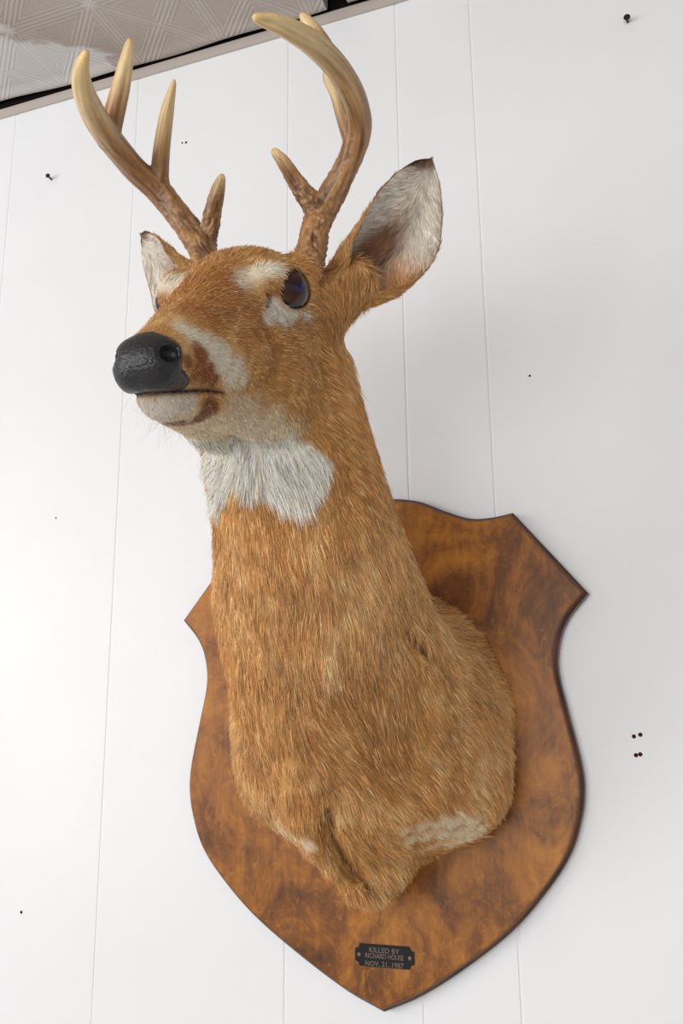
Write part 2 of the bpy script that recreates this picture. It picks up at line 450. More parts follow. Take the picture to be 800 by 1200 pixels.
# --- neck and chest
def sweep(path, k=.012):
    """path: (centre, lateral radius, other radius); a continuous elliptical sweep"""
    C_ = np.array([p[0] for p in path], float); Rr = np.array([[p[1], p[2]] for p in path], float)
    full = cr([np.concatenate([c, r_]) for c, r_ in zip(C_, Rr)], 5)
    for a, b_ in zip(full, full[1:]):
        t = b_[:3]-a[:3]; L = np.linalg.norm(t); t = t/L
        lat = nrm(np.array([1, 0, 0])-t*t[0]); nn = np.cross(t, lat)
        def fn(P, a=a, b_=b_, t=t, L=L, lat=lat, nn=nn):
            q = P-a[:3].astype(np.float32); s_ = np.clip((q@t.astype(np.float32))/L, 0, 1)
            q = q-s_[..., None]*(b_[:3]-a[:3]).astype(np.float32)
            l = q@lat.astype(np.float32); n_ = q@nn.astype(np.float32); al = q@t.astype(np.float32)
            ra = a[3]+(b_[3]-a[3])*s_; rb = a[4]+(b_[4]-a[4])*s_; rm = np.minimum(ra, rb)
            k0 = np.sqrt((l/ra)**2+(n_/rb)**2+(al/rm)**2)
            k1 = np.sqrt((l/ra**2)**2+(n_/rb**2)**2+(al/rm**2)**2)+1e-9
            return k0*(k0-1)/k1
        rr = max(a[3], a[4], b_[3], b_[4])
        B.op(fn, np.minimum(a[:3], b_[:3])-rr, np.maximum(a[:3], b_[:3])+rr, k)
def atd(u, v, d):
    return CP+np.array([(u-400)/F*d, -(v-600)/F*d, -d])@RC
NECK = [(atd(330, 430, .865), .057, .060), (atd(333, 510, .850), .067, .066), (atd(353, 600, .865), .0745, .072), (atd(370, 690, .895), .088, .084),
        (atd(394, 770, .94), .102, .100), (atd(428, 850, .995), .124, .116), ((-.356, -.06, .035), .142, .138)]
sweep(NECK, .014)
W(lambda P: ell(P, (-.358, -.010, .034), (.155, .105, .156)), (-.358, -.010, .034), .16, .03)
W(lambda P: ell(P, at(536, 922, -.055), (.051, .055, .050)), at(536, 922, -.055), .06, .03)
W(lambda P: ell(P, at(322, 895, -.05), (.036, .045, .055)), at(322, 895, -.05), .06, .03)
W(lambda P: rcone(P, (-.365, -.11, .0), at(436, 1008, -.080), .065, .038), (-.37, -.1, -.07), .15, .03)
log('neck')
# --- head
H_ell((-.238, 0, .042), (.066, .053, .056), .012)
H_ell((-.220, 0, .064), (.058, .047, .034), .012)
H_rc((-.165, 0, .046), (-.040, 0, .002), .034, .0175, .014)
H_rc((-.130, .016, .008), (-.032, .0075, -.0025), .030, .0155, .012)
H_rc((-.195, .024, -.031), (-.0455, .004, -.0235), .029, .0130, .010)
H_ell((-.200, .028, -.008), (.056, .032, .050), .016)
H_ell((-.186, .040, .064), (.034, .019, .021), .012)
H_rc((-.243, .040, .080), (-.2515, .0475, .093), .016, .0120, .010)
H_ell((-.0235, 0, -.0015), (.0130, .0178, .0150), .008)
H_ell((-.028, .0105, .002), (.012, .0108, .0105), .006)
H_ell((-.028, .009, -.0085), (.0125, .0105, .0095), .006)
H_rc((-.275, .045, .050), (-.300, .072, .075), .030, .022, .014)     # ear root
# eye socket and eyeball rest
EYE = np.array([-.1875, .0460, .0590]); ER = .0188
GZ = nrm(np.array([.56, .82, .03]))
H_ell(tuple(EYE), (ER+.0028,)*3, .007)
MG = np.stack([np.cross([0, 0, 1.], GZ)/np.linalg.norm(np.cross([0, 0, 1.], GZ)), GZ, np.cross(np.cross([0, 0, 1.], GZ)/np.linalg.norm(np.cross([0, 0, 1.], GZ)), GZ)], 1)
H_ell(tuple(EYE+GZ*.017), (.0172, .0170, .0158), .003, 's', MG)
# preorbital groove in front of the eye
H_rc((-.160, .0520, .050), (-.141, .0455, .038), .0040, .0030, .006, 's')
# mouth slit
def mouthz(x): return -.0208+.045*(x+.085)+.0012*np.sin(x*70)
def slit(q):
    x, y, z = q[..., 0], q[..., 1], q[..., 2]
    zc = -.0195-.006*np.clip((x+.085)/-.03, -1, 1)*0-.05*(x+.05)*0+.03*np.clip(-.06-x, 0, 1)*0
    d = np.abs(z-mouthz(x))-.0005
    return np.maximum(np.maximum(d, -.088-x), np.abs(y)-.06)
H1(slit, [(-.09, -.04, -.03), (0.005, .04, -.01)], .003, .0024, 's')
# nostrils
NOS = [(-.0200, .0190, .0050), (.0085, .0062, .0058)]
H_ell(NOS[0], NOS[1], .0015, 's')
log('head')

# --- hide folds on the brisket
def Wrc(p, q, r1, r2, k, mode='u'):
    c = (np.array(p)+np.array(q))/2; R_ = np.linalg.norm(np.array(p)-q)/2+max(r1, r2)
    W(lambda P: rcone(P, p, q, r1, r2), c, R_, k, mode)
V0, Q0 = B.mesh(); bvh0 = BVHTree.FromPolygons([Vector(v) for v in V0], [tuple(q) for q in Q0])
def hit(u, v, bvh=None):
    d = nrm(at(u, v, 0.)-CP); r_ = (bvh or bvh0).ray_cast(Vector(CP), Vector(d))
    if r_[0] is None: return None, None
    n_ = np.array(r_[1]); n_ = n_ if n_@d < 0 else -n_
    return np.array(r_[0]), n_
def line_feature(pts, r, depth, k, mode):
    P = []
    for (u, v) in pts:
        p, n_ = hit(u, v)
        if p is not None: P.append(p+n_*depth)
    for a, b_ in zip(P, P[1:]): Wrc(a, b_, r, r, k, mode)
line_feature([(345, 935), (356, 960), (372, 985), (392, 1010), (415, 1036), (432, 1046)], .015, -.004, .012, 'u')
line_feature([(386, 928), (384, 950), (387, 972), (395, 992), (406, 1010), (418, 1024)], .0074, .0010, .008, 's')
line_feature([(350, 903), (365, 918), (378, 922)], .011, -.002, .008, 'u')
line_feature([(352, 930), (365, 932), (378, 926), (388, 918)], .0032, .0005, .006, 's')
line_feature([(476, 738), (488, 752), (500, 768)], .0030, .0000, .007, 's')
line_feature([(484, 736), (498, 750), (512, 762)], .006, -.003, .008, 'u')
line_feature([(380, 775), (388, 790)], .006, -.003, .010, 'u')
# gentle lumpiness of the stuffed hide
sl, P = B.sub((-.6, -.62, -.22), (-.14, 0, .46), 0.)
half_step = P[::4, ::4, ::4]
lump = noise(half_step, 16., 3)*.6+noise(half_step, 34., 5)*.4
idx = [np.minimum(np.arange(n_)/4., half_step.shape[i]-1.001) for i, n_ in enumerate(P.shape[:3])]
def up(A, ax, ix):
    i0 = np.floor(ix).astype(int); f_ = (ix-i0); sh_ = [1, 1, 1]; sh_[ax] = -1; f_ = f_.reshape(sh_).astype(np.float32)
    return np.take(A, i0, ax)*(1-f_)+np.take(A, np.minimum(i0+1, A.shape[ax]-1), ax)*f_
lump = lump.astype(np.float32)
for ax in range(3): lump = up(lump, ax, idx[ax])
wz = sstep(.26, .16, P[..., 2])
B.A[sl] += (lump[tuple(slice(0, k) for k in B.A[sl].shape)]*.0028*wz).astype(np.float32)
del P, lump, wz
V1, Q1 = B.mesh()
log('body verts', len(V1))
# drop anything behind the board face and smooth a little
def smooth_mesh(V, Q, it=3, lam=.5):
    E = np.concatenate([Q[:, [0, 1]], Q[:, [1, 2]], Q[:, [2, 3]], Q[:, [3, 0]]]); n = len(V)
    for _ in range(it):
        S = np.zeros_like(V); c = np.zeros(n)
        for a, b_ in ((0, 1), (1, 0)):
            for k in range(3): S[:, k] += np.bincount(E[:, a], V[E[:, b_], k], n)
            c += np.bincount(E[:, a], minlength=n)
        V = V+(S/c[:, None]-V)*lam
    return V
Q1 = np.array(Q1).reshape(-1, 4)
V1 = smooth_mesh(np.array(V1, float), Q1, 2)
def vnormals(V, Q):
    nf = np.cross(V[Q[:, 2]]-V[Q[:, 0]], V[Q[:, 3]]-V[Q[:, 1]]); N_ = np.zeros_like(V)
    for j in range(4):
        for k in range(3): N_[:, k] += np.bincount(Q[:, j], nf[:, k], len(V))
    return N_/(np.linalg.norm(N_, axis=1)[:, None]+1e-12), nf
N1, NF1 = vnormals(V1, Q1)
if ((V1-V1.mean(0))*N1).sum() < 0: Q1 = Q1[:, ::-1].copy(); N1, NF1 = vnormals(V1, Q1)
bvh = BVHTree.FromPolygons([Vector(v) for v in V1], [tuple(q) for q in Q1])
log('bvh')

# ------------------------------------------------------------------ colouring of the coat
cTan = srgb(238, 184, 116); cTanD = srgb(190, 131, 70); cTanL = srgb(255, 228, 182)
cWhite = srgb(255, 249, 236); cCream = srgb(248, 228, 198); cFace = srgb(190, 126, 70); cStain = srgb(128, 66, 24); cBlack = srgb(40, 37, 38); cPink = srgb(216, 196, 176)
def blobs(lst, bv=None):
    out_ = []
    for (u, v, r_) in lst:
        p, _ = hit(u, v, bv or bvh)
        if p is not None: out_.append((p, r_))
    return out_
def blobmask(P, bl, soft=.35, wob=.25, s=1, mirror=False):
    P2 = P
    nz = noise(P, 60., s)*wob+noise(P, 170., s+5)*wob*.6
    m = np.zeros(len(P))
    for p, r_ in bl:
        d = np.linalg.norm(P-p, axis=1)/r_+nz
        m = np.maximum(m, 1-sstep(1-soft, 1+soft, d))
        if mirror:
            q = h2w(w2h(p)*[1, -1, 1]); d = np.linalg.norm(P-q, axis=1)/r_+nz
            m = np.maximum(m, 1-sstep(1-soft, 1+soft, d))
    return m
def mixc(C_, m, c): return C_*(1-m[:, None])+np.asarray(c)*m[:, None]
bThroat = blobs([(262, 545, .020), (285, 540, .024), (310, 545, .026), (335, 550, .027), (358, 548, .021), (350, 575, .018), (330, 572, .018), (255, 570, .014), (252, 590, .010), (245, 540, .016), (240, 520, .014), (366, 562, .013), (290, 565, .012)])
bJaw = blobs([(255, 505, .022), (290, 500, .022), (315, 500, .016), (235, 508, .014), (275, 480, .012), (240, 490, .010), (290, 478, .010), (265, 515, .02), (310, 515, .016)])
bBand = blobs([(215, 384, .007), (228, 392, .008), (240, 401, .009), (252, 412, .010), (263, 424, .011), (276, 438, .011), (284, 446, .008)])
bStain = blobs([(236, 418, .009), (244, 436, .008), (230, 437, .008), (250, 446, .006), (222, 425, .006)])
bChinBr = blobs([(243, 482, .0085), (252, 478, .006), (234, 490, .007), (216, 497, .006), (200, 496, .006)])
bChinW = blobs([(178, 480, .009), (195, 478, .010), (215, 476, .009), (225, 472, .006), (186, 490, .007)])
bEyeA = blobs([(300, 318, .010), (315, 316, .009), (290, 324, .008), (328, 316, .007), (283, 332, .007)])
bEyeB = blobs([(332, 370, .008), (345, 372, .008), (320, 366, .007), (318, 356, .006), (358, 368, .006), (312, 372, .006)])
bTear = blobs([(314, 345, .0018), (314, 352, .0022), (313, 359, .0020)])
bTearT = blobs([(322, 340, .006), (330, 336, .006), (328, 345, .005), (318, 336, .005)])
bFace = blobs([(245, 345, .016), (270, 340, .018), (230, 360, .014), (265, 365, .018), (290, 365, .014), (300, 385, .014), (255, 375, .010), (310, 395, .012), (285, 395, .012), (240, 330, .014), (265, 325, .014), (320, 405, .01)])
bSkin = blobs([(328, 966, .008), (338, 972, .010), (350, 978, .009), (475, 972, .008), (495, 968, .011), (515, 964, .012), (535, 962, .012), (552, 964, .011), (565, 972, .010), (332, 975, .008), (345, 982, .009), (358, 990, .008), (480, 985, .010), (500, 980, .012), (520, 978, .013), (540, 976, .013), (556, 980, .013), (570, 982, .013), (530, 988, .013), (505, 992, .010), (545, 990, .012), (560, 988, .012), (350, 994, .008)])
bTuft = blobs([(388, 780, .008), (386, 795, .008), (390, 803, .006), (362, 846, .004), (398, 860, .0035), (403, 872, .004), (407, 882, .003), (468, 980, .005), (470, 975, .004), (396, 682, .006), (313, 700, .004), (424, 568, .006), (497, 812, .005), (512, 815, .004), (512, 895, .006), (500, 885, .005)])
def dense(pts, r_, n=9):
    o_ = []
    for a, b_ in zip(pts, pts[1:]):
        for k in range(n): o_.append((a[0]+(b_[0]-a[0])*k/n, a[1]+(b_[1]-a[1])*k/n, r_))
    return o_
bBrown = blobs([(400, 820, .045), (440, 850, .045), (380, 870, .04), (350, 700, .02), (430, 900, .04), (395, 905, .03), (430, 780, .03), (360, 800, .025), (300, 880, .02), (500, 760, .02)])
bCreaseShade = blobs(dense([(478, 740), (490, 753), (502, 768)], .0026)+dense([(386, 935), (384, 950), (387, 972), (395, 992), (406, 1010), (420, 1028), (432, 1040)], .0022)+dense([(360, 932), (378, 926), (388, 918)], .0016))
NECKDIR = None
def coat(P, N_, fur=False):
    n = len(P); q = w2h(P); qa = np.abs(q[:, 1])
    nz = fbm(P*[1, 1, .45], 40., 11); n2 = fbm(P*[1, 1, .3], 130., 23, 2)
    t = np.clip(.5+.45*nz+.35*n2, 0, 1)
    C_ = cTanD*(1-t)[:, None]+cTan*t[:, None]
    C_ = mixc(C_, sstep(.55, .95, t)*.35, cTanL)
    C_ = mixc(C_, blobmask(P, bBrown, .8, .3, 21)*.42, srgb(166, 112, 62))
    # belly side of the chest hair is a touch paler on the outer curve
    C_ = mixc(C_, .25*sstep(-.02, .06, noise(P, 9., 40)*.06), cTanL)
    # head zone
    hz = sstep(-.30, -.22, q[:, 0])
    C_ = mixc(C_, blobmask(P, bFace, .7, .35, 2, True)*.85, cFace)
    nose_top = (q[:, 0] > -.19) & (q[:, 2] > .0)
    C_ = mixc(C_, blobmask(P, bBand, .7, .35, 3, True)*.95, cWhite*[1, .96, .88])
    C_ = mixc(C_, blobmask(P, bEyeA, .9, .35, 4, True)*.9, cWhite*[1, .95, .85])
    C_ = mixc(C_, blobmask(P, bEyeB, .75, .35, 5, True)*.95, cWhite*.95)
    C_ = mixc(C_, blobmask(P, bStain, .5, .4, 6, True)*.85, cStain*1.25)
    C_ = mixc(C_, blobmask(P, bTearT, .5, .3, 7, True)*.7, srgb(176, 128, 76))
    C_ = mixc(C_, blobmask(P, bTear, .6, .3, 8, True)*.85, srgb(60, 40, 28))
    # underside of the jaw: pale
    under_ = sstep(-.25, -.75, N_@RH[:, 2])*sstep(-.26, -.20, q[:, 0])*sstep(-.012, -.03, q[:, 2])
    C_ = mixc(C_, np.clip(under_, 0, 1)*.8, cCream)
    C_ = mixc(C_, blobmask(P, bJaw, .6, .3, 9)*.75, cCream*.92)
    C_ = mixc(C_, blobmask(P, bChinW, .5, .4, 10, True)*.8, cWhite*.8)
    C_ = mixc(C_, blobmask(P, bChinBr, .5, .4, 11, True)*.9, cStain)
    C_ = mixc(C_, blobmask(P, bThroat, .25, .25, 12), cWhite)
    C_ = mixc(C_, blobmask(P, bSkin, .4, .35, 13)*.85, srgb(252, 232, 198))
    C_ = mixc(C_, blobmask(P, bTuft, .5, .4, 14)*.6, srgb(252, 208, 154))
    C_ = mixc(C_, blobmask(P, bCreaseShade, .6, .5, 15)*.7, srgb(96, 56, 28))  # shade in the fold creases, put into the coat colour
    # mouth line, nostril insides and eyelid rims are dark
    mouth = np.exp(-((q[:, 2]-mouthz(q[:, 0]))/.0018)**2)*sstep(-.092, -.084, q[:, 0])*(qa < .05)
    C_ = mixc(C_, np.clip(mouth, 0, 1)*.9, srgb(58, 30, 24))
    de = np.linalg.norm(np.stack([q[:, 0]-EYE[0], qa-EYE[1], q[:, 2]-EYE[2]], 1), axis=1)
    C_ = mixc(C_, (1-sstep(ER+.0005, ER+.0030, de))*.9, srgb(52, 36, 26))
    if not fur:
        C_ = mixc(C_, nosemask(q), cBlack)
    return C_
def noselim(x, qa, z):
    low = sstep(-.002, -.014, z)
    return -.0290+.004*(qa/.02)**2*(1-low)-.012*low*sstep(.004, .02, qa)+.003*low*sstep(.01, 0, qa)-.0095*np.exp(-((qa-.0185)/.0085)**2)*np.exp(-((z-.006)/.010)**2)
def nosemask(q):
    qa = np.abs(q[..., 1]); x, z = q[..., 0], q[..., 2]
    return sstep(-.0012, .0012, x-noselim(x, qa, z))*sstep(-.0008, .0006, z-mouthz(x))
C1 = coat(V1, N1)
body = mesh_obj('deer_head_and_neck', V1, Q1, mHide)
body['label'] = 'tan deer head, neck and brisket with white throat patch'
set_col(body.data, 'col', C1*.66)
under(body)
log('body mesh')

# ------------------------------------------------------------------ nose pad
NB = Field((0, 0, 0), (1, 1, 1), 1) if False else None
qc = h2w(np.array([[-.05, -.03, -.03], [.008, .03, .03], [-.05, .03, .03], [.008, -.03, -.03], [-.05, -.03, .03], [.008, .03, -.03], [-.05, .03, -.03], [.008, -.03, .03]]))
sl, P = B.sub(qc.min(0), qc.max(0), .004)
A = B.A[sl]; q = w2h(P); qa = np.abs(q[..., 1])
x, z = q[..., 0], q[..., 2]
lim = noselim(x, qa, z)
groove = .0007*np.exp(-(qa/.0022)**2)*sstep(.012, -.01, z)
nose = np.maximum(np.maximum(A-.0011+groove+.0004*noise(q, 420., 5), -(x-lim)+.0012*noise(q, 300., 3)), mouthz(x)+.0006-z)
# keep nostril open
h_ = ell(np.stack([x, qa, z], -1).astype(np.float32), NOS[0], NOS[1])
nose = np.maximum(nose, -h_); nose = np.maximum(nose, -(A+.004))
gv = openvdb.FloatGrid(); gv.background = .03; gv.copyFromArray(nose.astype(np.float32)); p_, q_ = gv.convertToQuads(0.)
lo = np.array([P[0, 0, 0][i] for i in range(3)])
Vn = smooth_mesh(p_*RES+lo, np.array(q_), 3); Nn, _ = vnormals(Vn, q_)
Qn = q_ if ((Vn-Vn.mean(0))*Nn).sum() > 0 else q_[:, ::-1]
no = under(mesh_obj('nose', Vn, Qn, mNose), body); no['label'] = 'black leathery nose pad'
no.parent = body; no.matrix_parent_inverse = Matrix.Identity(4)
def sub_of_body(o):
    o.parent = body; o.matrix_parent_inverse = (root.matrix_world @ root_inv).inverted() if False else Matrix.Identity(4); return o

# ------------------------------------------------------------------ eyes
mEye, nt, b = mat('glass_eye'); g = G(nt); v = g.coord()
sx = g.n('ShaderNodeSeparateXYZ'); nt.links.new(v, sx.inputs[0])
# local z = gaze axis; pupil is a dark horizontal oval, its blue a painted reflection; iris very dark brown
rr = g.m('SQRT', g.m('ADD', g.m('POWER', g.m('MULTIPLY', sx.outputs[0], .62), 2.), g.m('POWER', sx.outputs[1], 2.)))
nt.links.new(g.ramp(g.m('MULTIPLY', rr, 60.), [(.14, tuple(srgb(24, 24, 74))), (.24, tuple(srgb(44, 20, 12))), (.62, tuple(srgb(66, 34, 18))), (.8, tuple(srgb(20, 14, 14)))]), b.inputs['Base Color'])
b.inputs['Roughness'].default_value = .05; b.inputs['Specular IOR Level'].default_value = .5
for s_ in (1, -1):
    bm = bmesh.new(); bmesh.ops.create_uvsphere(bm, u_segments=40, v_segments=24, radius=1)
    for v_ in bm.verts:
        v_.co *= ER
        if v_.co.z > 0: v_.co.z *= 1.06
    eo = bm_obj('eye', bm, mEye, None, True)
    gz = nrm(RH@(GZ*[1, s_, 1])); up_ = RH[:, 2]; xx = nrm(np.cross(up_, gz)); yy = np.cross(gz, xx)
    p = h2w(EYE*[1, s_, 1])
    eo.matrix_world = Matrix([[xx[i], yy[i], gz[i], p[i]] for i in range(3)]+[[0, 0, 0, 1]])
    mw = eo.matrix_world.copy(); eo.parent = body; eo.matrix_parent_inverse = Matrix.Identity(4); eo.matrix_basis = mw
    eo['label'] = 'dark glossy glass eye on the %s side' % ('near' if s_ > 0 else 'far')

# ------------------------------------------------------------------ ears
def ear(s_, base_h, tip_w, open_dir, Wd, bow, label, dens):
    Bp = h2w(base_h); L = tip_w-Bp; Ln = np.linalg.norm(L); l = L/Ln
    O = nrm(np.array(open_dir)-l*(np.array(open_dir)@l)); S_ = np.cross(l, O)*s_
    ns, nt_ = 44, 33
    def surf(s, t, off):
        # s 0..1 along, t -1..1 across
        w = Wd*np.interp(s, [0, .12, .3, .5, .66, .8, .9, .96, 1], [.55, .74, .92, 1.0, .98, .78, .53, .34, .14])
        ang = np.radians(np.interp(s, [0, .15, .35, .6, .85, 1], [172, 160, 122, 88, 70, 60]))
        R_ = w/np.sin(np.minimum(ang, math.pi/2)) if True else w
        R_ = R_*np.interp(s, [0, .3, 1], [.82, 1, 1])
        a = t*ang
        c = -O*0
        cen = Bp+l*(s*Ln)+S_*(bow*math.sin(s**.85*math.pi))+O*(.010*math.sin(s*math.pi))+O*(R_*np.cos(ang)*.35)
        x_ = np.sin(a)*R_; y_ = -(np.cos(a)-np.cos(ang)*.35)*R_*np.interp(s, [0, .4, 1], [1, .85, .7])
        ripple = .0012*math.sin(s*19+t*3)*abs(t)**3
        return cen+S_*(x_)+O*(y_+ripple)+(-np.sin(a)*S_+np.cos(a)*O)*off
    V = []; Fc = []; meta = []
    for layer, off in ((0, 0.), (1, .0030)):
        for i in range(ns):
            for j in range(nt_):
                s = i/(ns-1); t = (j/(nt_-1))*2-1
                edge = max(0, 1-((1-abs(t))*6)); e2 = max(0., (s-.93)/.07)
                o_ = off*(1-edge**2)*(1-e2) if layer else 0.
                V.append(surf(s, t, o_)); meta.append((s, t, layer))
    for layer in (0, 1):
        b0 = layer*ns*nt_
        for i in range(ns-1):
            for j in range(nt_-1):
                f_ = (b0+i*nt_+j, b0+i*nt_+j+1, b0+(i+1)*nt_+j+1, b0+(i+1)*nt_+j)
                Fc.append(f_ if (layer == 0) == (s_ > 0) else f_[::-1])
    V = np.array(V); meta = np.array(meta)
    s, t, ly = meta.T
    nz = fbm(V, 90., 31)
    dark = srgb(112, 66, 34)
    outer = mixc(np.tile(cTan*.92, (len(V), 1)), sstep(.45, 1., s)*.6, cFace*.9)
    inner = np.tile(srgb(244, 234, 220), (len(V), 1))
    hollow = np.exp(-((t*1.+.12)/.30)**2-((s-.43)/.20)**2)
    inner = mixc(inner, np.clip(hollow*1.5, 0, 1)*.9, srgb(140, 86, 42))
    inner = mixc(inner, np.clip(sstep(.05, .45, t+.25*nz)*sstep(.62, .30, s), 0, 1)*.95, srgb(222, 158, 90))
    inner = mixc(inner, sstep(.30, .08, s)*.8, cTan)
    C_ = np.where(ly[:, None] > .5, inner, outer)
    C_ = mixc(C_, sstep(.93, .99, np.abs(t))*.55+sstep(.90+.05*t, .96+.05*t, s)*.85, dark)
    C_ *= (1+.12*nz)[:, None]
    o = mesh_obj('ear', V, Fc, mHide); set_col(o.data, 'col', C_*np.where(ly > .5, .92, .6)[:, None])
    me = o.data; 
    bmx = bmesh.new(); bmx.from_mesh(me); bmesh.ops.remove_doubles(bmx, verts=bmx.verts, dist=.00005); bmx.to_mesh(me); bmx.free()
    me.polygons.foreach_set('use_smooth', [True]*len(me.polygons))
    sub_of_body(o); o['label'] = label
    # hair data
    st = []
    n_ = int(dens*1.3)
    ly_ = (rng.random(n_) < .62).astype(float); ss = rng.random(n_)**.9; tt = rng.random(n_)*2-1
    grid = V.reshape(2, ns, nt_, 3); Cg = C_.reshape(2, ns, nt_, 3)
    fi = ss*(ns-1.001); fj = (tt+1)/2*(nt_-1.001); i0 = fi.astype(int); j0 = fj.astype(int); a = (fi-i0)[:, None]; b_ = (fj-j0)[:, None]; k = ly_.astype(int)
    def bil(Gd): return (Gd[k, i0, j0]*(1-a)*(1-b_)+Gd[k, i0+1, j0]*a*(1-b_)+Gd[k, i0, j0+1]*(1-a)*b_+Gd[k, i0+1, j0+1]*a*b_)
    P = bil(grid); Cc = bil(Cg)
    ds = grid[k, i0+1, j0]-grid[k, i0, j0]; dt = grid[k, i0, j0+1]-grid[k, i0, j0]
    N_ = np.cross(ds, dt); N_ /= np.linalg.norm(N_, axis=1)[:, None]+1e-12
    mid = grid[0].mean((0, 1)); 
    want = np.where(ly_[:, None] > .5, O, -O)
    loc = P-(Bp+l*Ln*ss[:, None])
    aa = (tt*np.radians(np.interp(ss, [0, .15, .35, .6, .85, 1], [172, 160, 122, 88, 70, 60])))[:, None]
    inw = -np.sin(aa)*S_+np.cos(aa)*O; N_ = np.where(ly_[:, None] > .5, inw, -inw)
    dtn = dt/(np.linalg.norm(dt, axis=1)[:, None]+1e-12); dsn = ds/(np.linalg.norm(ds, axis=1)[:, None]+1e-12)
    cross = np.where(ly_ > .5, -np.sign(tt)*.55*(np.abs(tt) > .25), .0)
    dirs = dsn*np.where(ly_ > .5, .75, 1.)[:, None]+dtn*cross[:, None]*np.interp(ss, [0, .8, 1], [1, 1, .1])[:, None]
    Ls = np.where(ly_ > .5, .0140, .008)*(.6+.7*rng.random(n_))*np.interp(ss, [0, .75, 1], [1, .9, .45])
    Ls = np.where((ly_ > .5), Ls*(1-.45*np.exp(-((tt+.25)/.3)**2-((ss-.42)/.2)**2)), Ls)
    lift = np.where(ly_ > .5, .30, .26); Cc = Cc*np.where(ly_ > .5, 1, np.clip(1+.25*rng.normal(0, 1, n_), .4, 1.6))[:, None]
    return (P, N_, dirs, Ls, Cc, lift)
tipL = hnear(504, 191, (-.335, .150, .158)); tipR = hnear(166, 278, (-.335, -.140, .150))
hairsets = []
hairsets.append(ear(1, (-.283, .052, .060), tipL, (.62, -.76, -.22), .0375, .018, 'large near ear with pale inner hair and brown hollow', 26000))
hairsets.append(ear(-1, (-.283, -.052, .060), tipR, (-.80, -.60, .05), .035, .017, 'far ear with white inner hair and brown rim', 16000))
log('ears')

